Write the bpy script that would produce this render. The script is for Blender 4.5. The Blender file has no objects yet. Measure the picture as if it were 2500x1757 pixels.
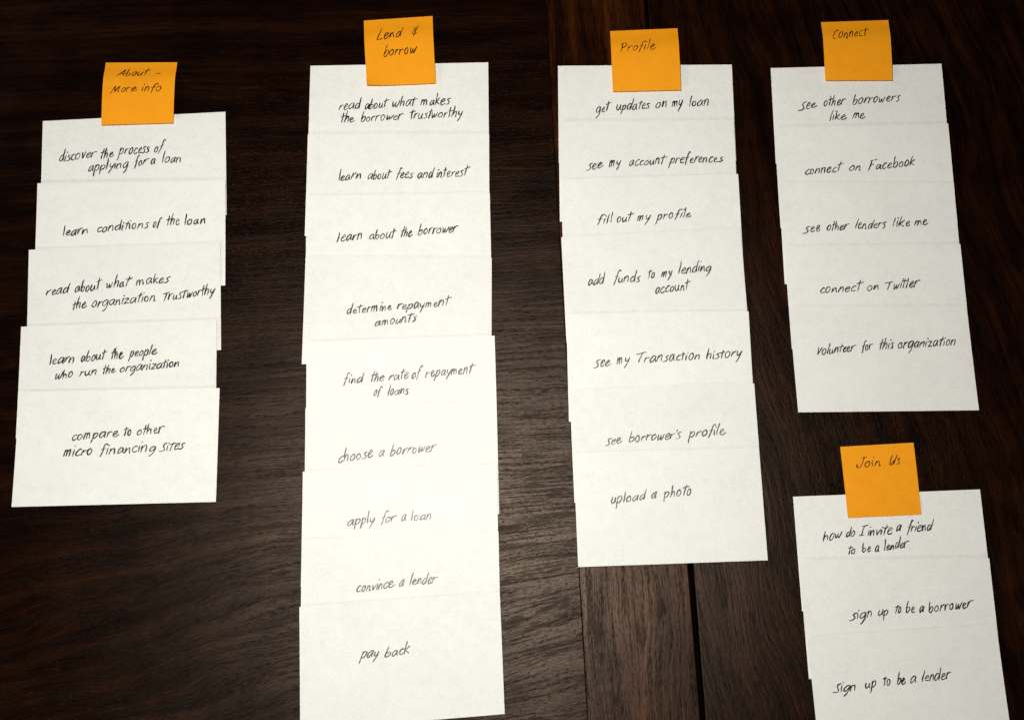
import bpy, math, random
from mathutils import Matrix, Vector
CAM_LOC=[0.02075, -0.2214, 0.71873]; CAM_RIGHT=[0.996412, -0.065838, 0.053183]; CAM_UP=[0.053135, 0.975738, 0.212398]; CAM_BACK=[-0.065876, -0.20881, 0.975735]
CAM_LENS=38.552; CAM_SHIFT=(-0.10547,0.08913)
S = bpy.context.scene
# ---------------------------------------------------------------- camera
cam_data = bpy.data.cameras.new('camera')
cam = bpy.data.objects.new('camera', cam_data)
S.collection.objects.link(cam)
R = Matrix((CAM_RIGHT, CAM_UP, CAM_BACK)).transposed().to_4x4()
cam.matrix_world = Matrix.Translation(CAM_LOC) @ R
cam_data.sensor_width = 36
cam_data.lens = CAM_LENS
cam_data.shift_x, cam_data.shift_y = CAM_SHIFT
cam_data.clip_start = 0.01
cam_data.clip_end = 20
S.camera = cam
# ---------------------------------------------------------------- light of the room
world = bpy.data.worlds.new('World')
S.world = world
world.use_nodes = True
bg = world.node_tree.nodes['Background']
bg.inputs['Color'].default_value = (1.0, 0.86, 0.72, 1)
bg.inputs['Strength'].default_value = 0.012

def area_lamp(name, loc, target, size, power, colour):
    d = bpy.data.lights.new(name, 'AREA')
    d.shape = 'DISK'
    d.size = size
    d.energy = power
    d.color = colour
    o = bpy.data.objects.new(name, d)
    o.location = loc
    o.rotation_euler = (Vector(target) - Vector(loc)).to_track_quat('-Z', 'Y').to_euler()
    S.collection.objects.link(o)
    return o

area_lamp('ceiling_lamp', (-0.075, -0.015, 0.74), (-0.05, -0.05, 0), 0.12, 6.5, (1.0, 0.98, 0.92))
area_lamp('wall_lamp', (-1.5, 1.6, 0.75), (0, 0, 0), 0.22, 2.0, (1.0, 0.97, 0.90))
area_lamp('near_side_fill', (-1.35, -1.15, 0.66), (0.05, 0, 0), 0.26, 10.0, (1.0, 0.97, 0.92))  # unseen low fill, added to shade the card overlaps and brighten the near cards
vs = S.view_settings
vs.view_transform = 'Standard'
vs.look = 'None'
vs.exposure = 0.0
vs.gamma = 1.0
# ---------------------------------------------------------------- materials
class NT:
    def __init__(self, name):
        self.m = bpy.data.materials.new(name)
        self.m.use_nodes = True
        self.t = self.m.node_tree
        self.b = self.t.nodes['Principled BSDF']
    def n(self, typ, **kw):
        nd = self.t.nodes.new(typ)
        for k, v in kw.items():
            setattr(nd, k, v)
        return nd
    def put(self, sock, v):
        if isinstance(v, bpy.types.NodeSocket):
            self.t.links.new(v, sock)
        else:
            sock.default_value = v
    def math(self, op, a, b=0.0, c=None, clamp=False):
        nd = self.n('ShaderNodeMath', operation=op, use_clamp=clamp)
        self.put(nd.inputs[0], a); self.put(nd.inputs[1], b)
        if c is not None: self.put(nd.inputs[2], c)
        return nd.outputs[0]
    def comb(self, x, y, z=0.0):
        nd = self.n('ShaderNodeCombineXYZ')
        for i, v in enumerate((x, y, z)): self.put(nd.inputs[i], v)
        return nd.outputs[0]
    def noise(self, vec, scale=1.0, detail=2.0, rough=0.5, dist=0.0):
        nd = self.n('ShaderNodeTexNoise')
        self.put(nd.inputs['Vector'], vec)
        nd.inputs['Scale'].default_value = scale
        nd.inputs['Detail'].default_value = detail
        nd.inputs['Roughness'].default_value = rough
        nd.inputs['Distortion'].default_value = dist
        return nd.outputs['Fac']
    def remap(self, v, a, b, c=0.0, d=1.0, smooth=False):
        nd = self.n('ShaderNodeMapRange')
        if smooth: nd.interpolation_type = 'SMOOTHSTEP'
        self.put(nd.inputs[0], v)
        for i, q in enumerate((a, b, c, d)): self.put(nd.inputs[i + 1], q)
        return nd.outputs[0]
    def ramp(self, v, stops):
        nd = self.n('ShaderNodeValToRGB')
        self.put(nd.inputs[0], v)
        el = nd.color_ramp.elements
        while len(el) < len(stops): el.new(0.5)
        for e, (p, c) in zip(el, stops):
            e.position = p; e.color = (*c, 1)
        return nd.outputs[0]
    def mix(self, f, a, b, blend='MIX'):
        nd = self.n('ShaderNodeMix', data_type='RGBA', blend_type=blend)
        self.put(nd.inputs[0], f)
        self.put(nd.inputs[6], a if isinstance(a, bpy.types.NodeSocket) else (*a, 1))
        self.put(nd.inputs[7], b if isinstance(b, bpy.types.NodeSocket) else (*b, 1))
        return nd.outputs[2]
    def bump(self, h, strength, dist):
        nd = self.n('ShaderNodeBump')
        nd.inputs['Strength'].default_value = strength
        nd.inputs['Distance'].default_value = dist
        self.put(nd.inputs['Height'], h)
        self.t.links.new(nd.outputs[0], self.b.inputs['Normal'])

SPEC = 0.64
def wood(name, kind):
    w = NT(name)
    tc = w.n('ShaderNodeTexCoord')
    sp = w.n('ShaderNodeSeparateXYZ')
    w.t.links.new(tc.outputs['Object'], sp.inputs[0])
    X, Y = sp.outputs[0], sp.outputs[1]
    if kind == 'panel':                 # grain along x, sweeping up to the right further down
        u = X
        s = w.remap(Y, -0.03, -0.17, 0, 1, True)
        v = w.math('SUBTRACT', Y, w.math('MULTIPLY', w.math('MULTIPLY', s, 0.17), w.math('ADD', X, 0.25)))
        big = w.noise(w.comb(w.math('MULTIPLY', X, 5.5), w.math('MULTIPLY', Y, 11), 3.3), 1, 2, .5)
        amp = w.remap(Y, 0.0, -0.2, 0.012, 0.058, True)
    elif kind == 'stile':
        u = Y
        v = w.math('ADD', X, w.math('MULTIPLY', Y, 0.02))
        big = w.noise(w.comb(w.math('MULTIPLY', X, 18), w.math('MULTIPLY', Y, 4), 8.1), 1, 2, .5)
        amp = 0.03
    else:
        u = Y
        v = w.math('ADD', X, w.math('MULTIPLY', Y, 0.16))
        big = w.noise(w.comb(w.math('MULTIPLY', X, 9), w.math('MULTIPLY', Y, 4), 15.2), 1, 2, .5)
        amp = 0.06
    v = w.math('ADD', v, w.math('MULTIPLY', w.math('SUBTRACT', big, 0.5), amp))
    jit = w.noise(w.comb(w.math('MULTIPLY', u, 90), w.math('MULTIPLY', v, 160), 1.7), 1, 2, .6)
    v2 = w.math('ADD', v, w.math('MULTIPLY', w.math('SUBTRACT', jit, 0.5), 0.0028))
    ring = w.noise(w.comb(w.math('MULTIPLY', u, 15), w.math('MULTIPLY', v2, 380), 5.0), 1, 2, .6)
    band = w.noise(w.comb(w.math('MULTIPLY', u, 4), w.math('MULTIPLY', v, 75), {'panel': 9.0, 'stile': 21.4, 'plank': 33.0}[kind]), 1, 3, .6)
    pore = w.noise(w.comb(w.math('MULTIPLY', u, 210), w.math('MULTIPLY', v, 1050), 2.0), 1, 3, .6)
    fine = w.noise(w.comb(w.math('MULTIPLY', u, 60), w.math('MULTIPLY', v, 2100), 4.0), 1, 2, .6)
    patch = w.noise(w.comb(w.math('MULTIPLY', X, 26), w.math('MULTIPLY', Y, 26), 6.0), 1, 3, .6)
    # scattered dark flecks
    fleck = w.noise(w.comb(w.math('MULTIPLY', u, 330), w.math('MULTIPLY', v, 1500), 7.0), 1, 2, .5)
    fleck = w.remap(fleck, 0.59, 0.65, 0, 1, True)
    # dark early-wood lines broken up by the pores
    line = w.remap(ring, 0.38, 0.55, 1, 0, True)
    line = w.math('MULTIPLY', line, w.remap(pore, 0.62, 0.36, 0.35, 1.0, True))
    line = w.math('MAXIMUM', line, w.math('MULTIPLY', fleck, 0.7))
    # larger dark figure where the saw cut lies along the rings
    fig = w.noise(w.comb(w.math('MULTIPLY', u, 30), w.math('MULTIPLY', v2, 105), 12.0), 1, 4, .65)
    fig = w.remap(fig, 0.55, 0.63, 0, 1, True)
    if kind == 'panel':
        fig = w.math('MULTIPLY', fig, w.remap(Y, 0.02, -0.12, 0.35, 1.0, True))
    line = w.math('MAXIMUM', line, w.math('MULTIPLY', fig, 0.75))
    tone = w.math('ADD', w.math('MULTIPLY', band, 0.48), w.math('MULTIPLY', fine, 0.37))
    tone = w.math('ADD', tone, w.math('MULTIPLY', patch, 0.25))
    if kind == 'stile':
        stops = [(0.36, (.0016, .0006, .0005)), (0.49, (.010, .0028, .0010)), (0.60, (.032, .0082, .0016)), (0.70, (.074, .0205, .0032))]
    elif kind == 'plank':
        stops = [(0.36, (.0012, .0005, .0004)), (0.50, (.0050, .0015, .0008)), (0.62, (.016, .0046, .0012)), (0.72, (.032, .0092, .0018))]
    else:
        stops = [(0.36, (.0014, .0006, .0005)), (0.51, (.0040, .0011, .0005)), (0.63, (.013, .0038, .0010)), (0.74, (.026, .0080, .0017))]
    col = w.ramp(tone, stops)
    col = w.mix(w.math('MULTIPLY', line, 0.8), col, (.0008, .0005, .0005))
    # stained wood (diffuse) under a worn satin lacquer (glossy)
    spec = w.remap(line, 0, 1, 1.0, 0.42)
    spec = w.math('MULTIPLY', spec, w.remap(tone, 0.42, 0.68, 0.62, 1.25))
    spec = w.math('MULTIPLY', spec, w.remap(pore, 0.3, 0.7, 0.75, 1.2))
    spec = w.math('MULTIPLY', spec, SPEC)
    bump = w.n('ShaderNodeBump')
    bump.inputs['Strength'].default_value = 0.30
    bump.inputs['Distance'].default_value = 0.0002
    w.put(bump.inputs['Height'], w.math('SUBTRACT', w.math('MULTIPLY', pore, 0.6), line))
    dif = w.n('ShaderNodeBsdfDiffuse')
    w.put(dif.inputs['Color'], col)
    w.t.links.new(bump.outputs[0], dif.inputs['Normal'])
    glo = w.n('ShaderNodeBsdfAnisotropic', distribution='BECKMANN')
    glo.inputs['Color'].default_value = (1.0, 0.77, 0.61, 1)
    w.put(glo.inputs['Roughness'], w.remap(w.math('ADD', fine, line), 0.3, 1.4, 0.39, 0.47))
    w.t.links.new(bump.outputs[0], glo.inputs['Normal'])
    fr = w.n('ShaderNodeFresnel')
    fr.inputs['IOR'].default_value = 1.45
    mx = w.n('ShaderNodeMixShader')
    w.put(mx.inputs[0], w.math('MULTIPLY', fr.outputs[0], spec))
    w.t.links.new(dif.outputs[0], mx.inputs[1])
    w.t.links.new(glo.outputs[0], mx.inputs[2])
    out = w.t.nodes['Material Output']
    w.t.links.new(mx.outputs[0], out.inputs['Surface'])
    w.t.nodes.remove(w.b)
    return w.m


def paper():
    w = NT('card_stock')
    tc = w.n('ShaderNodeTexCoord')
    geo = w.n('ShaderNodeNewGeometry')
    f = w.noise(geo.outputs['Position'], 900, 3, .7)
    g = w.noise(geo.outputs['Position'], 160, 3, .6)
    t = w.math('ADD', w.math('MULTIPLY', f, 0.7), w.math('MULTIPLY', g, 0.3))
    oi = w.n('ShaderNodeObjectInfo')
    col = w.ramp(t, [(0.32, (.70, .698, .66)), (0.5, (.778, .777, .737)), (0.68, (.83, .829, .79))])
    cloud = w.noise(geo.outputs['Position'], 28, 2, .5)
    r = w.math('MULTIPLY', w.remap(oi.outputs['Random'], 0, 1, 0.95, 1.0), w.remap(cloud, .3, .7, .975, 1.01))
    hsv = w.n('ShaderNodeHueSaturation'); w.put(hsv.inputs['Value'], r); w.put(hsv.inputs['Color'], col)
    w.put(w.b.inputs['Base Color'], hsv.outputs[0])
    w.b.inputs['Roughness'].default_value = 0.55
    w.b.inputs['Specular IOR Level'].default_value = 0.35
    w.bump(f, 0.25, 0.0001)
    return w.m

def note_paper():
    w = NT('orange_note_paper')
    geo = w.n('ShaderNodeNewGeometry')
    f = w.noise(geo.outputs['Position'], 1000, 3, .7)
    g = w.noise(geo.outputs['Position'], 120, 2, .6)
    t = w.math('ADD', w.math('MULTIPLY', f, 0.7), w.math('MULTIPLY', g, 0.3))
    col = w.ramp(t, [(0.3, (.77, .275, .004)), (0.5, (.85, .315, .005)), (0.7, (.90, .35, .008))])
    w.put(w.b.inputs['Base Color'], col)
    w.b.inputs['Roughness'].default_value = 0.65
    w.b.inputs['Specular IOR Level'].default_value = 0.2
    w.bump(f, 0.2, 0.0001)
    return w.m

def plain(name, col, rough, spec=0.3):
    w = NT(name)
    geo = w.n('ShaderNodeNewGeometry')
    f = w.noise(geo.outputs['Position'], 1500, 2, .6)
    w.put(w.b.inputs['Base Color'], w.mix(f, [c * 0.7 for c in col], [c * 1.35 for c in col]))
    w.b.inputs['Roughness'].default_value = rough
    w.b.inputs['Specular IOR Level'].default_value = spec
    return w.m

M_PANEL = wood('dark_oak_cross_grain', 'panel')
M_STILE = wood('dark_oak_stile', 'stile')
M_PLANK = wood('dark_oak_plank', 'plank')
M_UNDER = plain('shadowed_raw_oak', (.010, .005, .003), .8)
M_CARD = paper()
M_NOTE = note_paper()
M_INK = plain('black_pen_ink', (.022, .022, .020), .42, .6)
M_INK2 = plain('black_pen_ink_on_orange', (.030, .010, .003), .55, .12)
CARDS={ # x, y, angle, width, height, skew (mm, rad)
 '1.1':(-254.35,151.17,0.0214,124.75,78.13,0.0025),
 '1.2':(-254.92,101.60,-0.0231,126.38,76.46,-0.0265),
 '1.3':(-257.85,54.52,-0.0044,126.81,76.06,-0.0179),
 '1.4':(-260.64,-0.18,-0.0084,127.77,75.93,-0.0015),
 '1.5':(-259.73,-46.80,-0.0313,129.09,76.34,-0.0052),
 '2.1':(-71.47,186.62,-0.0115,126.46,76.20,0.0208),
 '2.2':(-73.40,131.14,-0.0336,126.72,75.44,0.0054),
 '2.3':(-74.06,85.03,-0.0240,126.50,76.20,-0.0013),
 '2.4':(-75.67,38.48,-0.0469,126.91,75.59,-0.0026),
 '2.5':(-74.63,-20.43,-0.0116,126.22,76.20,0.0039),
 '2.6':(-75.61,-66.48,-0.0158,126.55,76.14,0.0044),
 '2.7':(-77.62,-108.91,-0.0178,126.83,74.97,0.0091),
 '2.8':(-78.40,-154.44,-0.0149,127.01,76.20,0.0079),
 '2.9':(-78.91,-196.06,0.0134,127.80,76.97,0.0167),
 '3.1':(104.81,179.88,-0.0257,126.96,76.20,0.0202),
 '3.2':(102.58,134.74,-0.0280,126.13,75.74,0.0144),
 '3.3':(102.44,91.26,-0.0059,126.22,76.20,0.0240),
 '3.4':(101.12,48.83,0.0094,126.46,76.20,0.0171),
 '3.5':(100.51,-9.69,-0.0299,126.35,75.45,0.0005),
 '3.6':(100.33,-63.26,-0.0089,126.20,76.20,0.0038),
 '3.7':(99.93,-107.14,-0.0243,125.39,75.79,-0.0122),
 '4.1':(260.71,174.31,-0.0053,127.95,75.82,0.0406),
 '4.2':(258.99,124.99,-0.0091,128.17,76.20,0.0257),
 '4.3':(257.40,80.65,-0.0394,127.28,75.67,-0.0028),
 '4.4':(256.85,33.40,-0.0294,126.54,75.05,-0.0067),
 '4.5':(255.92,-12.20,-0.0405,125.94,75.13,-0.0306),
 '5.1':(246.65,-144.27,-0.0173,128.40,76.20,0.0035),
 '5.2':(246.26,-189.52,-0.0427,128.24,75.97,-0.0290),
 '5.3':(246.60,-236.37,0.0000,126.46,76.20,-0.0111),
}
NOTES={ # corners TL,TR,BR,BL in mm, lifted height of the bottom edge
 '1':([(-276.18, 232.75), (-226.76, 231.37), (-227.6, 182.95), (-276.67, 183.11)],3),
 '2':([(-95.22, 260.47), (-45.78, 262.71), (-44.84, 207.41), (-93.49, 206.73)],2.6),
 '3':([(82.7, 246.46), (132.47, 247.2), (130.79, 195.79), (81.3, 196.32)],3),
 '4':([(239.85, 248.92), (290.75, 249.15), (287.19, 198.23), (237.15, 199.85)],3),
 '5':([(218.99, -72.66), (269.97, -72.51), (268.93, -122.11), (218.68, -121.6)],1.2),
}
LINES=[ # card or note, [(word, start x,y, baseline vector x,y, x-height vector x,y), ...] in mm on the sheet
 ('S1',[('About', 9.86, 12.48, 19.98, -0.81, 0.91, -3.54), ('-', 35.63, 12.1, 2.77, 0.03, 0.93, -3.59)]),
 ('S1',[('More', 5.86, 26.27, 17.76, -1.81, 0.78, -3.49), ('info', 27.16, 24.97, 13.66, -0.17, 0.79, -3.54)]),
 ('1.1',[('discover', -51.0, 7.38, 24.58, 2.39, 0.79, 4.26), ('the', -23.14, 7.96, 9.01, 1.72, 0.83, 4.27), ('process', -10.52, 10.68, 20.17, 0.17, 0.85, 4.29), ('of', 13.43, 10.86, 5.24, 0.5, 0.88, 4.3)]),
 ('1.1',[('applying', -30.87, -0.75, 26.59, 1.36, 0.79, 4.08), ('for', 0.06, 1.15, 8.69, 0.52, 0.83, 4.1), ('a', 10.92, 1.95, 3.26, 0.13, 0.84, 4.1), ('loan', 18.68, 2.45, 13.46, -0.08, 0.85, 4.11)]),
 ('1.2',[('learn', -45.16, -0.18, 16.71, 1.14, 0.63, 3.96), ('conditions', -22.86, 1.7, 34.33, 2.83, 0.66, 3.98), ('of', 14.48, 4.87, 4.15, 0.31, 0.7, 3.99), ('the', 23.64, 5.7, 8.61, 0.62, 0.71, 4.0), ('loan', 35.63, 5.79, 14.53, 1.29, 0.73, 4.0)]),
 ('1.3',[('read', -51.48, 5.22, 14.3, 1.07, 0.77, 4.02), ('about', -32.84, 6.64, 15.97, 1.46, 0.8, 4.03), ('what', -12.44, 8.46, 15.48, 1.34, 0.82, 4.04), ('makes', 7.27, 9.93, 21.71, 1.25, 0.84, 4.05)]),
 ('1.3',[('the', -34.39, -5.3, 8.93, 0.9, 0.67, 3.84), ('organization', -21.82, -4.55, 42.12, 3.14, 0.69, 3.85), ('Trustworthy', 25.1, -1.76, 34.01, 3.68, 0.74, 3.87)]),
 ('1.4',[('learn', -44.54, 10.99, 16.02, 1.25, 0.66, 3.75), ('about', -24.58, 12.15, 15.39, 1.36, 0.68, 3.76), ('the', -5.02, 13.34, 7.97, 0.41, 0.7, 3.77), ('people', 7.11, 14.32, 17.52, 1.21, 0.72, 3.78)]),
 ('1.4',[('who', -40.81, 0.56, 11.76, 1.85, 0.54, 3.5), ('run', -24.9, 2.02, 10.86, 1.23, 0.56, 3.51), ('the', -10.1, 3.08, 8.13, 0.98, 0.57, 3.52), ('organization', 0.81, 3.95, 38.67, 2.37, 0.58, 3.52)]),
 ('1.5',[('compare', -29.39, 4.64, 29.71, 2.56, 0.53, 3.82), ('to', 3.56, 6.77, 5.18, 0.6, 0.57, 3.83), ('other', 11.97, 7.3, 16.79, 1.21, 0.58, 3.84)]),
 ('1.5',[('micro', -34.1, -5.67, 18.17, 0.72, 0.67, 3.79), ('financing', -11.01, -5.06, 35.33, 1.47, 0.7, 3.8), ('sites', 27.55, -3.81, 14.57, 1.46, 0.75, 3.82)]),
 ('S2',[('Lend', 8.7, 16.47, 17.93, -1.16, 0.95, -4.32), ('&', 33.9, 14.96, 3.67, -0.09, 0.95, -4.27)]),
 ('S2',[('borrow', 13.15, 29.33, 23.65, -1.5, 1.01, -4.1)]),
 ('2.1',[('read', -42.49, 2.9, 14.76, 0.98, 0.77, 4.26), ('about', -24.41, 3.3, 15.04, 0.97, 0.79, 4.27), ('what', -5.08, 4.33, 16.0, 0.79, 0.82, 4.28), ('makes', 14.93, 4.86, 20.46, 0.77, 0.84, 4.29)]),
 ('2.1',[('the', -41.17, -6.68, 9.57, 0.34, 0.72, 3.98), ('borrower', -26.96, -6.46, 28.97, 1.27, 0.74, 3.98), ('trustworthy', 7.44, -5.4, 37.04, 1.34, 0.78, 3.99)]),
 ('2.2',[('learn', -41.59, 2.67, 15.84, 1.67, 0.68, 4.11), ('about', -21.52, 3.51, 15.54, 1.19, 0.7, 4.12), ('fees', -1.67, 4.35, 11.58, 0.57, 0.73, 4.13), ('and', 13.33, 4.74, 10.42, 0.18, 0.74, 4.13), ('interest', 26.21, 4.75, 21.28, 1.49, 0.76, 4.14)]),
 ('2.3',[('learn', -42.17, 3.96, 16.91, 1.63, 0.8, 4.01), ('about', -20.44, 5.5, 17.13, 0.62, 0.82, 4.02), ('the', 1.09, 6.9, 7.78, 0.25, 0.85, 4.03), ('borrower', 12.99, 8.01, 26.84, 1.71, 0.86, 4.03)]),
 ('2.4',[('determine', -34.85, -2.63, 30.48, 3.04, 0.67, 3.67), ('repayment', -0.9, 0.49, 35.05, 2.83, 0.7, 3.68)]),
 ('2.4',[('amounts', -15.66, -11.08, 27.69, 3.24, 0.6, 3.49)]),
 ('2.5',[('find', -38.56, 8.36, 12.62, 0.47, 0.81, 3.78), ('the', -21.05, 9.16, 9.31, 0.16, 0.83, 3.78), ('rate', -8.6, 9.79, 12.83, 0.62, 0.84, 3.79), ('of', 6.8, 10.38, 5.0, 0.25, 0.86, 3.8), ('repayment', 16.02, 10.91, 30.94, 1.57, 0.87, 3.8)]),
 ('2.5',[('of', -18.76, -0.78, 4.4, 0.56, 0.72, 3.53), ('loans', -9.54, -0.7, 13.86, 0.48, 0.73, 3.53)]),
 ('2.6',[('choose', -41.81, 0.7, 22.27, 2.73, 0.89, 4.2), ('a', -15.27, 3.7, 3.43, 0.37, 0.92, 4.22), ('borrower', -7.63, 4.27, 29.63, 1.54, 0.93, 4.22)]),
 ('2.7',[('apply', -34.26, 0.69, 17.38, 1.2, 0.78, 3.73), ('for', -12.59, 1.44, 9.55, 0.6, 0.8, 3.74), ('a', 0.22, 2.48, 3.26, 0.15, 0.82, 3.74), ('loan', 6.67, 2.22, 13.62, 0.44, 0.83, 3.75)]),
 ('2.8',[('convince', -28.74, 2.75, 24.36, 2.31, 0.76, 3.78), ('a', -1.23, 5.11, 3.01, 0.34, 0.79, 3.8), ('lender', 5.55, 5.83, 16.83, 0.74, 0.8, 3.8)]),
 ('2.9',[('pay', -25.79, 3.18, 10.78, 0.17, 0.91, 3.73), ('back', -10.7, 2.8, 15.45, 1.49, 0.92, 3.74)]),
 ('S3',[('Profile', 6.74, 18.8, 25.7, -1.05, 0.86, -4.25)]),
 ('3.1',[('get', -36.73, 0.75, 9.65, 1.25, 0.88, 4.33), ('updates', -21.83, 2.11, 23.93, 1.28, 0.9, 4.34), ('on', 6.53, 4.11, 8.23, 0.17, 0.93, 4.35), ('my', 18.35, 4.59, 7.32, 0.44, 0.95, 4.36), ('loan', 30.88, 4.97, 14.76, 0.7, 0.97, 4.36)]),
 ('3.2',[('see', -43.37, 0.71, 11.05, 1.92, 0.83, 4.01), ('my', -27.9, 2.99, 8.4, 0.97, 0.85, 4.01), ('account', -13.64, 3.57, 25.5, 1.44, 0.87, 4.02), ('preferences', 15.69, 5.22, 37.7, 0.58, 0.9, 4.03)]),
 ('3.3',[('fill', -38.99, 4.22, 11.23, 0.39, 0.86, 3.81), ('out', -25.05, 4.68, 10.43, 0.58, 0.88, 3.82), ('my', -10.54, 5.2, 9.1, 0.71, 0.89, 3.83), ('profile', 3.48, 5.9, 23.95, 0.91, 0.91, 3.83)]),
 ('3.4',[('add', -46.36, 2.04, 11.05, 0.88, 0.87, 4.13), ('funds', -28.53, 3.17, 18.27, -0.21, 0.89, 4.13), ('to', -4.78, 4.46, 5.05, 0.51, 0.92, 4.15), ('my', 5.04, 5.73, 7.14, 0.16, 0.93, 4.15), ('lending', 16.97, 6.81, 22.84, 1.29, 0.94, 4.16)]),
 ('3.4',[('account', -0.08, -6.35, 23.77, 1.66, 0.61, 3.81)]),
 ('3.5',[('see', -45.2, -0.74, 11.01, 1.89, 0.79, 3.86), ('my', -29.64, 1.74, 8.67, 0.96, 0.81, 3.87), ('Transaction', -15.84, 2.6, 43.33, 1.42, 0.83, 3.88), ('history', 32.06, 3.93, 24.16, 1.66, 0.88, 3.9)]),
 ('3.6',[('see', -40.26, -0.13, 10.51, 1.29, 0.89, 3.89), ("borrower's", -25.06, 1.25, 35.18, 1.15, 0.91, 3.9), ('profile', 16.02, 2.65, 25.0, 1.11, 0.96, 3.91)]),
 ('3.7',[('upload', -39.31, 3.35, 22.62, 1.85, 0.92, 3.97), ('a', -12.52, 5.64, 3.74, 0.46, 0.95, 3.98), ('photo', -3.76, 6.15, 18.36, 1.21, 0.96, 3.98)]),
 ('S4',[('Connect', 6.7, 16.09, 25.71, -1.88, 0.93, -4.91)]),
 ('4.1',[('see', -44.59, 3.56, 12.76, 2.17, 1.07, 4.35), ('other', -26.73, 6.27, 15.99, 0.89, 1.1, 4.37), ('borrowers', -5.42, 7.16, 35.36, 1.86, 1.13, 4.38)]),
 ('4.1',[('like', -22.86, -5.54, 12.31, 0.89, 1.05, 4.16), ('me', -5.79, -4.45, 9.14, 0.4, 1.08, 4.17)]),
 ('4.2',[('connect', -44.26, 1.58, 26.38, 1.84, 1.11, 3.93), ('on', -12.01, 3.58, 8.61, 0.07, 1.15, 3.95), ('Facebook', 2.09, 3.73, 34.03, 2.88, 1.17, 3.95)]),
 ('4.3',[('see', -47.83, -0.16, 11.46, 1.73, 0.9, 3.87), ('other', -31.43, 1.96, 15.49, 0.51, 0.92, 3.88), ('lenders', -10.73, 3.1, 22.07, 0.9, 0.95, 3.89), ('like', 16.57, 4.64, 12.12, 0.45, 0.98, 3.9), ('me', 32.35, 5.16, 9.36, 0.54, 1.0, 3.9)]),
 ('4.4',[('connect', -40.7, 2.78, 29.14, 1.25, 1.02, 4.02), ('on', -6.61, 4.11, 8.04, 0.34, 1.06, 4.04), ('Twitter', 6.64, 4.6, 23.3, 1.91, 1.08, 4.04)]),
 ('4.5',[('Volunteer', -46.36, 2.87, 26.86, 2.61, 1.05, 3.93), ('for', -14.6, 5.66, 6.84, 0.71, 1.09, 3.95), ('this', -2.49, 6.33, 9.89, 0.84, 1.1, 3.95), ('organization', 10.64, 7.14, 41.28, 1.97, 1.12, 3.96)]),
 ('S5',[('Join', 9.29, 15.44, 16.8, -0.64, 1.12, -3.99), ('Us', 31.34, 14.8, 7.61, -0.18, 1.12, -3.97)]),
 ('5.1',[('how', -46.28, 7.28, 12.34, 2.0, 1.02, 3.8), ('do', -30.73, 9.44, 5.99, 0.4, 1.04, 3.81), ('I', -21.98, 9.87, 3.5, 0.07, 1.05, 3.81), ('invite', -16.19, 9.56, 16.85, 1.03, 1.06, 3.81), ('a', 3.57, 11.92, 2.95, 0.24, 1.09, 3.83), ('friend', 11.15, 11.03, 16.68, 0.62, 1.1, 3.83)]),
 ('5.1',[('to', -30.47, -2.11, 5.09, 0.29, 0.94, 3.63), ('be', -20.68, -1.1, 5.67, 0.12, 0.95, 3.64), ('a', -12.11, -0.96, 2.92, 0.16, 0.96, 3.64), ('lender', -5.92, -0.79, 16.42, 1.89, 0.97, 3.64)]),
 ('5.2',[('sign', -33.41, -1.3, 14.69, 2.35, 0.81, 3.71), ('up', -14.98, 1.33, 7.38, 0.9, 0.84, 3.72), ('to', -3.61, 2.7, 4.34, 0.47, 0.85, 3.72), ('be', 3.81, 3.19, 5.9, 0.23, 0.86, 3.73), ('a', 12.93, 3.22, 2.93, 0.5, 0.87, 3.73), ('borrower', 19.39, 3.23, 29.19, 2.66, 0.87, 3.73)]),
 ('5.3',[('sign', -49.71, 1.66, 14.91, 0.98, 0.91, 3.71), ('up', -29.21, 3.36, 7.72, 0.17, 0.93, 3.72), ('to', -16.96, 4.11, 5.13, 0.21, 0.95, 3.73), ('be', -7.71, 4.39, 5.49, 0.18, 0.96, 3.73), ('a', 0.94, 4.3, 3.65, 0.17, 0.97, 3.74), ('lender', 8.85, 5.0, 18.62, 0.62, 0.98, 3.74)]),
]
PEN = 0.84
PEN_NOTE = 0.74
NOTE_BULGE = 2.2
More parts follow.
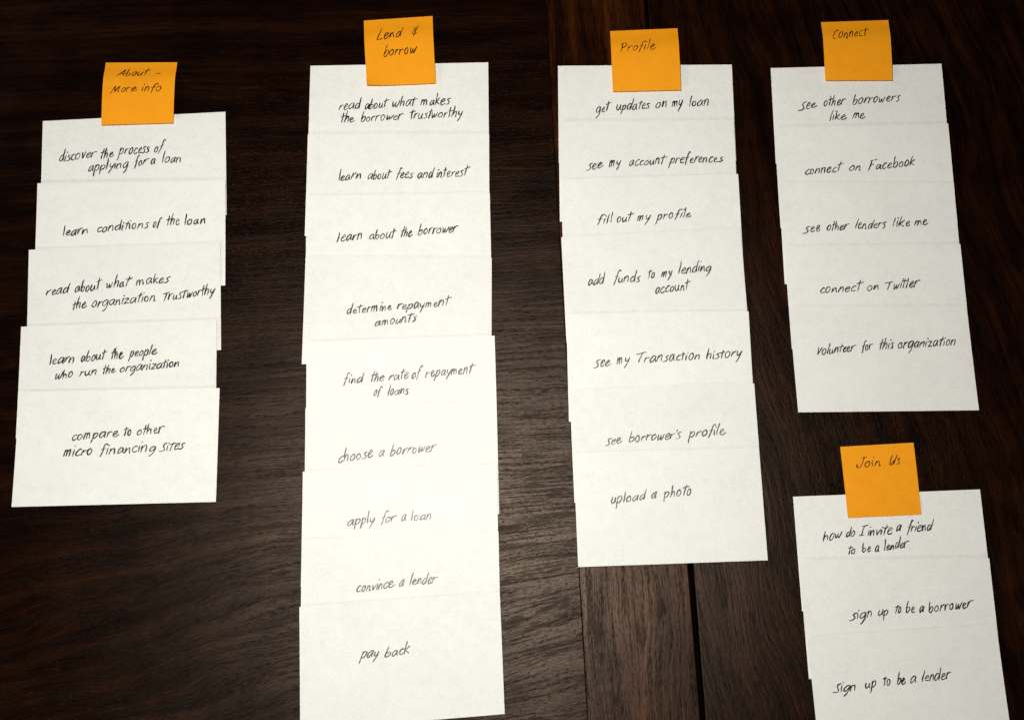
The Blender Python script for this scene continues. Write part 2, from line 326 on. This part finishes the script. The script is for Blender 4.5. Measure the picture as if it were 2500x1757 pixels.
LABELS = {
 '1.1': 'white card under the note reading About - More info, with two lines starting "discover the process"',
 '1.2': 'white card with the single line "learn conditions of the loan"',
 '1.3': 'white card reading "read about what makes the organization trustworthy", shifted left in its column',
 '1.4': 'white card with two lines "learn about the people who run the organization"',
 '1.5': 'white card at the bottom of the leftmost column, reading "compare to other micro financing sites"',
 '2.1': 'white card under the note reading Lend & borrow, about what makes the borrower trustworthy',
 '2.2': 'white card with the line "learn about fees and interest"',
 '2.3': 'white card with the line "learn about the borrower"',
 '2.4': 'white card reading "determine repayment amounts" on two lines',
 '2.5': 'white card reading "find the rate of repayment of loans"',
 '2.6': 'white card with the line "choose a borrower"',
 '2.7': 'white card with the line "apply for a loan"',
 '2.8': 'white card with the line "convince a lender"',
 '2.9': 'white card reading "pay back", lowest of the longest column',
 '3.1': 'white card under the note reading Profile, with the line "get updates on my loan"',
 '3.2': 'white card with the line "see my account preferences"',
 '3.3': 'white card with the line "fill out my profile"',
 '3.4': 'white card reading "add funds to my lending account" on two lines',
 '3.5': 'white card with the line "see my transaction history"',
 '3.6': "white card with the line \"see borrower's profile\"",
 '3.7': 'white card reading "upload a photo", lying across the table groove below its column',
 '4.1': 'white card under the note reading Connect, with "see other borrowers like me"',
 '4.2': 'white card just below "see other borrowers like me", its one line starting "connect on"',
 '4.3': 'white card with the line "see other lenders like me" and a tiny ink dot',
 '4.4': 'white card between "see other lenders like me" and "volunteer", its line starting "connect on"',
 '4.5': 'white card reading "Volunteer for this organization", with a wide blank lower part',
 '5.1': 'white card under the note reading Join Us, asking "how do I invite a friend"',
 '5.2': 'white card with the line "sign up to be a borrower"',
 '5.3': 'white card with the line "sign up to be a lender" at the lower edge',
}
NOTE_LABELS = {
 '1': 'orange sticky note reading "About - More info" above the leftmost column of cards',
 '2': 'orange sticky note reading "Lend & borrow", its lower left corner curling up',
 '3': 'orange sticky note reading "Profile" over the top card of the third column',
 '4': 'orange sticky note reading "Connect", topmost note at the right of the table',
 '5': 'orange sticky note reading "Join Us", lying flat on the lower right cards',
}

# ---------------------------------------------------------------- helpers
def link(name, verts, faces, mat, parent=None, smooth=False):
    me = bpy.data.meshes.new(name)
    me.from_pydata([tuple(c * 0.001 for c in v) for v in verts], [], faces)   # data in mm
    me.materials.append(mat)
    if smooth:
        for p in me.polygons: p.use_smooth = True
    o = bpy.data.objects.new(name, me)
    S.collection.objects.link(o)
    if parent: o.parent = parent
    return o

def tag(o, label, cat, group=None):
    o['label'] = label; o['category'] = cat
    if group: o['group'] = group

# ---------------------------------------------------------------- the table
def board(name, x0, x1, y0, y1, mat, parent, bl, br, ztop=0.0):
    """one board with eased long edges: bl / br = width of the rounding on its left / right edge"""
    prof = [(x0, -20.0)]
    for (sx, b, order) in ((x0, bl, 1), (x1, -br, -1)):
        pts = []
        if b == 0:
            pts = [(sx, ztop)]
        else:
            for k in range(6):
                a = k / 5 * math.pi / 2
                pts.append((sx + b * (1 - math.cos(a)), ztop - abs(b) * (1 - math.sin(a))))
        prof += pts if order == 1 else pts[::-1]
    prof.append((x1, -20.0))
    n = len(prof)
    verts = [(x, y0, z) for x, z in prof] + [(x, y1, z) for x, z in prof]
    faces = [(i, i + n, (i + 1) % n + n, (i + 1) % n)[::-1] for i in range(n)]
    faces += [tuple(range(n))[::-1], tuple(range(n, 2 * n))]
    return link(name, verts, faces, mat, parent)

table = bpy.data.objects.new('table', None)
S.collection.objects.link(table)
tag(table, 'dark brown wooden table under all the cards, with one dark groove between its boards', 'table')
board('panel', -620, 37.15, -480, 460, M_PANEL, table, 0, 0.35)
board('edge_board', 37.35, 109.6, -480, 460, M_STILE, table, 0.35, 1.3)
board('leaf_board', 112.4, 640, -480, 460, M_PLANK, table, 0.9, 0, -0.15)
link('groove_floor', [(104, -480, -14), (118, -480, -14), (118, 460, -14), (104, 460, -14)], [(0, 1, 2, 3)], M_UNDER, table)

# ---------------------------------------------------------------- handwriting: one pen stroke after another
def P(s):
    return [[tuple(float(q) for q in p.split(',')) for p in st.split()] for st in s.split('|')]
OV = '.8,.88 .5,1.02 .15,.72 .06,.28 .26,0 .56,.28 .8,.9'
GL = {
 'a': (.98, OV + '|.81,.95 .74,.35 .88,.0'),
 'b': (.88, '.16,1.95 .1,1 .06,.08|.07,.35 .35,.92 .68,.9 .72,.45 .42,0 .06,.08'),
 'c': (.78, '.7,.86 .48,1 .14,.62 .12,.14 .38,-.02 .74,.18'),
 'd': (.98, OV + '|.86,1.95 .8,1 .76,.0'),
 'e': (.80, '.1,.42 .38,.5 .62,.76 .46,1 .17,.72 .1,.24 .34,-.02 .76,.2'),
 'f': (.72, '.88,1.72 .64,1.95 .44,1.6 .3,.6 .12,-.4|.02,.86 .62,1.02'),
 'g': (.95, OV + '|.82,.95 .76,.1 .58,-.6 .26,-.95'),
 'h': (.88, '.14,1.95 .08,1 .04,0|.06,.4 .34,.95 .62,.84 .62,0'),
 'i': (.38, '.12,1 .08,.4 .12,0|.18,1.42 .2,1.52'),
 'k': (.82, '.14,1.9 .08,1 .04,0|.66,1.12 .34,.75 .1,.46|.12,.48 .4,.28 .74,.0'),
 'l': (.40, '.14,1.95 .1,1 .06,0'),
 'm': (1.22, '.1,1 .06,.5 .03,0|.05,.45 .26,.98 .42,.86 .42,.0|.43,.45 .64,.98 .82,.88 .86,.0'),
 'n': (.90, '.1,1 .06,.5 .03,0|.05,.42 .36,.98 .62,.88 .64,.0'),
 'o': (.88, '.5,.98 .2,.84 .06,.4 .24,0 .56,.12 .74,.6 .5,1 .36,.94'),
 'p': (.90, '.14,1.02 .08,.1 .0,-.85|.1,.5 .38,.98 .7,.86 .62,.28 .34,.02 .08,.16'),
 'r': (.70, '.1,1 .06,.5 .03,0|.05,.4 .28,.84 .66,.98'),
 's': (.72, '.68,.98 .36,.98 .22,.72 .44,.5 .56,.24 .32,.0 -.04,.02'),
 't': (.62, '.34,1.6 .24,.8 .2,0|-.04,1.12 .3,1.15 .6,1.22'),
 'u': (.92, '.1,1 .06,.36 .26,0 .56,.3 .72,.98|.74,1 .68,.4 .8,.0'),
 'v': (.75, '.06,1 .16,.5 .26,.0 .44,.45 .7,1.02'),
 'w': (1.16, '.06,1 .06,.4 .2,.0 .5,.74|.54,.86 .52,.3 .68,.0 1.0,.6 1.08,1.08'),
 'y': (.86, '.1,1 .1,.5 .3,.24 .56,.5 .74,.95|.76,1 .56,.1 .2,-.85'),
 'z': (.82, '.06,.92 .34,1.02 .68,.98|.68,.98 .38,.5 .06,.02|.06,.02 .4,.1 .78,.04'),
 'A': (1.15, '-.12,0 .3,1.0 .72,1.75|.72,1.75 .74,.9 .8,0|.16,.6 .82,.72'),
 'C': (1.05, '.9,1.5 .62,1.72 .2,1.1 .1,.3 .36,0 .72,.16'),
 'F': (1.0, '.28,1.75 .2,.9 .1,0|.06,1.68 .6,1.78 1.05,1.82|.22,.95 .72,1.0'),
 'I': (.70, '.4,1.75 .34,.9 .28,0|.1,1.68 .78,1.82|0,-.02 .6,.04'),
 'J': (1.15, '1.0,1.9 .84,1.0 .62,.2 .26,.0 .04,.36 .08,.7|.62,1.84 1.3,1.96'),
 'L': (1.0, '.42,1.9 .3,1 .14,.02|.14,.02 .5,.04 .92,.1'),
 'M': (1.5, '-.1,-.1 .14,.8 .42,1.6|.42,1.6 .5,.8 .62,.3|.62,.3 .86,.9 1.2,1.45|1.2,1.45 1.16,.7 1.24,0'),
 'P': (1.0, '.28,1.8 .18,.9 .06,-.05|.02,1.6 .45,1.9 .84,1.6 .7,1.1 .2,.86'),
 'T': (.95, '.46,1.5 .36,.8 .26,0|-.3,1.36 .3,1.5 .95,1.6'),
 'U': (1.15, '.26,1.7 .1,.8 .14,.12 .44,.06 .8,.8 1.0,1.7|1.0,1.7 .86,.8 .84,0'),
 'V': (.95, '.04,1.35 .14,.6 .22,0|.22,0 .5,.7 .9,1.3'),
 '&': (.80, '.72,1.14 .42,1.3 .26,1.1 .5,.86 .2,.66 .16,.36 .4,.24 .68,.44|.84,1.8 .56,.9 .42,-.05'),
 '-': (.7, '.02,.52 .35,.56 .66,.58'),
 "'": (.26, '.22,1.7 .12,1.3'),
}
GL = {k: (w, P(s)) for k, (w, s) in GL.items()}
T_END = (.74, P('.38,1.8 .27,.8 .2,0|-.1,1.2 .4,1.3 .9,1.42'))
T_TALL = (.68, P('.36,1.62 .28,.8 .22,0|-.16,1.22 .3,1.3 .8,1.4'))
T_BEFORE_H = (.60, P('.34,1.72 .26,.8 .2,-.02|-.08,1.0 .45,1.08 1.05,1.16'))
R_END = (.85, P('.1,1 .06,.5 .03,0|.05,.4 .26,.82 .52,1.02 .88,1.0'))
E_END = (.95, P('.1,.42 .38,.5 .62,.76 .46,1 .17,.72 .1,.24 .34,-.02 .66,.08 .95,.32'))
S_BIG = (.85, P('.86,1.25 .5,1.2 .3,.9 .52,.55 .58,.2 .3,-.02 -.12,.0'))

ALT = {   # other ways this hand writes the same letter
 'a': ['.76,.98 .4,.92 .08,.5 .12,.04 .42,.1 .74,.86|.78,1.02 .72,.5 .8,-.02', '.86,.78 .46,1.06 .1,.6 .2,.0 .62,.4 .82,.96 .8,.2 .98,.02'],
 'e': ['.66,.74 .5,1.02 .16,.7 .16,.12 .42,.0 .74,.16|.18,.52 .62,.62', '.12,.36 .5,.6 .6,.88 .36,1.02 .12,.6 .2,.04 .5,.0 .78,.3'],
 'n': ['.08,.98 .04,.4 .06,0 .26,.7 .52,.94 .62,.5 .68,.02', '.12,1 .02,.02|.06,.5 .4,1.04 .58,.6 .6,.0 .78,.06'],
 'o': ['.42,1.02 .08,.7 .1,.1 .42,-.04 .72,.4 .6,.92 .3,.98', '.6,.9 .24,.94 .06,.36 .3,0 .66,.26 .66,.84 .44,1.06'],
 'r': ['.1,.96 .04,.04|.06,.52 .34,.94 .62,.9', '.12,1 .06,.5 .04,.02 .16,.6 .42,.94 .66,1.02'],
 's': ['.66,1.04 .34,.9 .3,.64 .54,.4 .44,.08 .06,-.06', '.62,.92 .42,1.02 .2,.8 .34,.56 .54,.34 .4,.04 .02,.06'],
 'l': ['.2,1.9 .12,1 .02,-.02', '.12,2.0 .12,1 .1,.02'],
 'b': ['.14,1.9 .06,.9 .08,.06 .42,.0 .7,.4 .54,.86 .12,.6'],
 'd': ['.74,.92 .36,.98 .06,.5 .16,.02 .48,.16 .74,.8|.92,1.9 .82,.9 .74,-.02'],
 'w': ['.04,1 .16,.04 .3,.1 .54,.8|.54,.8 .6,.06 .78,.2 1.06,1.0'],
 'm': ['.1,1 .03,.02|.05,.5 .36,1.0 .5,.5 .48,.04|.5,.5 .82,1.02 .98,.5 1.06,.04'],
 'i': ['.14,.98 .06,.02|.24,1.5 .28,1.6'],
 'u': ['.12,1.02 .04,.4 .22,-.02 .52,.2 .7,.9 .7,.3 .84,.02'],
}
ALT = {k: [P(a) for a in v] for k, v in ALT.items()}

def smooth(pts, step=4):
    if len(pts) == 2:
        return [pts[0], tuple((a + b) / 2 for a, b in zip(*pts)), pts[1]]
    q = [tuple(2 * a - b for a, b in zip(pts[0], pts[1]))] + pts + [tuple(2 * a - b for a, b in zip(pts[-1], pts[-2]))]
    out = []
    for i in range(1, len(q) - 2):
        p0, p1, p2, p3 = q[i - 1:i + 3]
        for k in range(step):
            t = k / step
            out.append(tuple(0.5 * (2 * b + (c - a) * t + (2 * a - 5 * b + 4 * c - d) * t * t + (3 * b - a - 3 * c + d) * t ** 3)
                             for a, b, c, d in zip(p0, p1, p2, p3)))
    out.append(pts[-1])
    return out

def write(words, put, mat, parent, rng, width):
    """words of one written line -> one mesh of ink; put(a, b, lift) gives the point on the sheet"""
    verts, faces = [], []
    lift = 0.05
    for (text, x, y, bx, by, ux, uy) in words:
        seq = []
        for i, ch in enumerate(text):
            nxt = text[i + 1] if i + 1 < len(text) else ''
            prv = text[i - 1] if i else ''
            g = GL[ch]
            if ch == 't':
                if nxt == 'h': g = T_BEFORE_H
                elif nxt == 't': g = (.42, P('.32,1.7 .24,.8 .18,0|-.1,1.25 .5,1.34 1.0,1.4'))
                elif prv == 't': g = (.55, P('.32,1.7 .24,.8 .18,0'))
                elif nxt == '': g = T_END
                elif i == 0: g = T_TALL
                elif rng.random() < 0.5: g = T_TALL if nxt != 'i' else g
            elif ch == 'r' and nxt == '': g = R_END
            elif ch == 'e' and nxt == '' and rng.random() < .6: g = E_END
            elif ch == 's' and i == 0: g = S_BIG
            if g is GL.get(ch) and ch in ALT and rng.random() < .55: g = (g[0], rng.choice(ALT[ch]))
            wd = g[0] * (1 + rng.uniform(-.12, .12))
            seq.append((g, wd))
        total = sum(s[1] for s in seq) - 0.12 * 1
        L = math.hypot(bx, by); H = math.hypot(ux, uy)
        pos = 0.0
        drift = rng.uniform(-.02, .02)
        for (g, wd) in seq:
            sy = 1 + rng.uniform(-.15, .13)
            dy = rng.uniform(-.08, .08)
            sh = rng.uniform(-.08, .08)
            kx = wd / g[0]
            tight = .84 if g[1] in (GL['o'][1], *ALT['o']) else .91     # a little air between letters
            ph = [rng.uniform(0, 6.28) for _ in range(4)]
            for st in g[1]:
                pts = []
                for (px, py) in smooth(st):
                    jx = .036 * math.sin(3.1 * px + 2.3 * py + ph[0]) + .012 * math.sin(9 * py + ph[1])
                    jy = .036 * math.sin(2.7 * py + 3.3 * px + ph[2]) + .012 * math.sin(8 * px + ph[3])
                    gx = pos + (px + jx) * kx * tight + sh * py
                    gy = (py + jy) * sy + dy
                    f = gx / total
                    pts.append((x + bx * f + ux * gy, y + by * f + uy * gy))
                n = len(pts)
                lift += 0.0006
                base = len(verts)
                wv = width * rng.uniform(.88, 1.12)
                p1 = rng.uniform(0, 6.28)
                dot = math.dist(pts[0], pts[-1]) < 0.45 and n < 4
                # extend both ends a little so they read as rounded
                for i, (a, b) in enumerate(pts):
                    a0, b0 = pts[max(i - 1, 0)]; a1, b1 = pts[min(i + 1, n - 1)]
                    tx, ty = a1 - a0, b1 - b0
                    l = math.hypot(tx, ty) or 1
                    tx /= l; ty /= l
                    t = i / (n - 1)
                    ww = wv * (0.86 + 0.16 * math.sin(5 * t + p1))
                    if -ty > 0.5: ww *= 1.12                # heavier on the down stroke
                    if i in (0, n - 1): ww *= 0.55
                    if dot: ww = wv * 1.15
                    if i == 0: a -= tx * wv * .3; b -= ty * wv * .3
                    if i == n - 1: a += tx * wv * .3; b += ty * wv * .3
                    verts.append(put(a - ty * ww / 2, b + tx * ww / 2, lift))
                    verts.append(put(a + ty * ww / 2, b - tx * ww / 2, lift))
                for i in range(n - 1):
                    k = base + 2 * i
                    faces.append((k, k + 1, k + 3, k + 2))
            pos += wd
    return link('handwriting', verts, faces, mat, parent)

# ---------------------------------------------------------------- white index cards
THICK = 0.25
def sheet(name, put, nu, nv, thick, mat, parent=None):
    """thin sheet with a top, a bottom and four cut edges; put(s, t, dz) with s, t in 0..1"""
    verts, faces = [], []
    for dz in (0, -thick):
        for j in range(nv + 1):
            for i in range(nu + 1):
                verts.append(put(i / nu, j / nv, dz))
    W1 = nu + 1; N = W1 * (nv + 1)
    for j in range(nv):
        for i in range(nu):
            a = j * W1 + i
            faces.append((a, a + 1, a + 1 + W1, a + W1))
            faces.append((a + N, a + W1 + N, a + 1 + W1 + N, a + 1 + N))
    ring = [i for i in range(nu + 1)] + [j * W1 + nu for j in range(1, nv + 1)] + \
           [nv * W1 + i for i in range(nu - 1, -1, -1)] + [j * W1 for j in range(nv - 1, 0, -1)]
    for k in range(len(ring)):
        a, b = ring[k], ring[(k + 1) % len(ring)]
        faces.append((a, a + N, b + N, b))
    o = link(name, verts, faces, mat, parent)
    me = o.data
    for p in me.polygons[:2 * nu * nv]: p.use_smooth = True
    # keep the cut edges crisp
    sharp = set()
    for k in range(len(ring)):
        a, b = ring[k], ring[(k + 1) % len(ring)]
        sharp.add((min(a, b), max(a, b))); sharp.add((min(a, b) + N, max(a, b) + N))
    for e in me.edges:
        if tuple(sorted(e.vertices)) in sharp: e.use_edge_sharp = True
    return o

CARD_GROUP = 'white index cards laid in overlapping columns'
def card_surface(key):
    x, y, th, w, h, sk = CARDS[key]
    r = random.Random(key + 'z')
    a1, a2, c1 = r.uniform(-.12, .12), r.uniform(-.10, .10), r.uniform(0, 6.28)
    first = key.endswith('.1')
    def z(a, b):
        t = b / h + .5
        if first:
            base = 0.35
        else:
            base = 0.6 + 1.45 * t ** 1.6
        k = 0.35 + a1 * math.sin(a / 40 + c1) + a2 * math.cos(a / 30 - c1)
        return base + (0.0 if first else 0.25 * (k - .35) * 4 * t * (1 - t)) + THICK
    return z
for key in CARDS:
    x, y, th, w, h, sk = CARDS[key]
    z = card_surface(key)
    def put(s, t, dz, z=z, w=w, h=h, sk=sk):
        a, b = (s - .5) * w, (t - .5) * h
        return (a + sk * b, b, z(a, b) + dz)
    root = bpy.data.objects.new('index_card', None)
    S.collection.objects.link(root)
    root.location = (x * .001, y * .001, 0)
    root.rotation_euler = (0, 0, th)
    tag(root, LABELS[key], 'index card', CARD_GROUP)
    sheet('card_sheet', put, 16, 10, THICK, M_CARD, root)
    def puti(a, b, lift, z=z, sk=sk):
        return (a + sk * b, b, z(a, b) + lift)
    rng = random.Random('ink' + key)
    for (k, words) in LINES:
        if k == key:
            write(words, puti, M_INK, root, rng, PEN)
    if key == '4.3':
        d = [puti(-2.5 + .32 * math.cos(k), -6.75 + .28 * math.sin(k), .05) for k in [i * math.pi / 4 for i in range(8)]]
        link('ink_dot', d, [tuple(range(8))], M_INK, root)

# ---------------------------------------------------------------- orange sticky notes
for key, (Q, zb) in NOTES.items():
    cx = sum(q[0] for q in Q) / 4; cy = sum(q[1] for q in Q) / 4
    def surf(u, v, dz, Q=Q, zb=zb, cx=cx, cy=cy, key=key):
        (ax, ay), (bx, by), (dx, dy), (ex, ey) = Q
        X = (ax * (1 - u) + bx * u) * (1 - v) + (ex * (1 - u) + dx * u) * v
        Y = (ay * (1 - u) + by * u) * (1 - v) + (ey * (1 - u) + dy * u) * v
        q = min(1, v / .32)
        Z = .45 + (zb - .45) * v + NOTE_BULGE * q * q * (3 - 2 * q) * math.cos(math.pi / 2 * max(0, v - .3) / .7)
        if key == '2':                       # one lower corner curls up
            q = max(0, (v - .72) / .28) * max(0, (.45 - u) / .45)
            Z += 2.2 * q * q
        if key == '5': Z = .45 + (zb - .45) * v + .5 * math.sin(math.pi * v)
        return (X - cx, Y - cy, Z + dz)
    root = bpy.data.objects.new('sticky_note', None)
    S.collection.objects.link(root)
    root.location = (cx * .001, cy * .001, 0)
    tag(root, NOTE_LABELS[key], 'sticky note', 'orange sticky notes heading the columns')
    sheet('note_sheet', lambda s, t, dz: surf(s, 1 - t, dz), 12, 16, 0.1, M_NOTE, root)
    rng = random.Random('note' + key)
    for (k, words) in LINES:
        if k == 'S' + key:
            write(words, lambda a, b, lift: surf(a / 50, b / 50, lift), M_INK2, root, rng, PEN_NOTE)
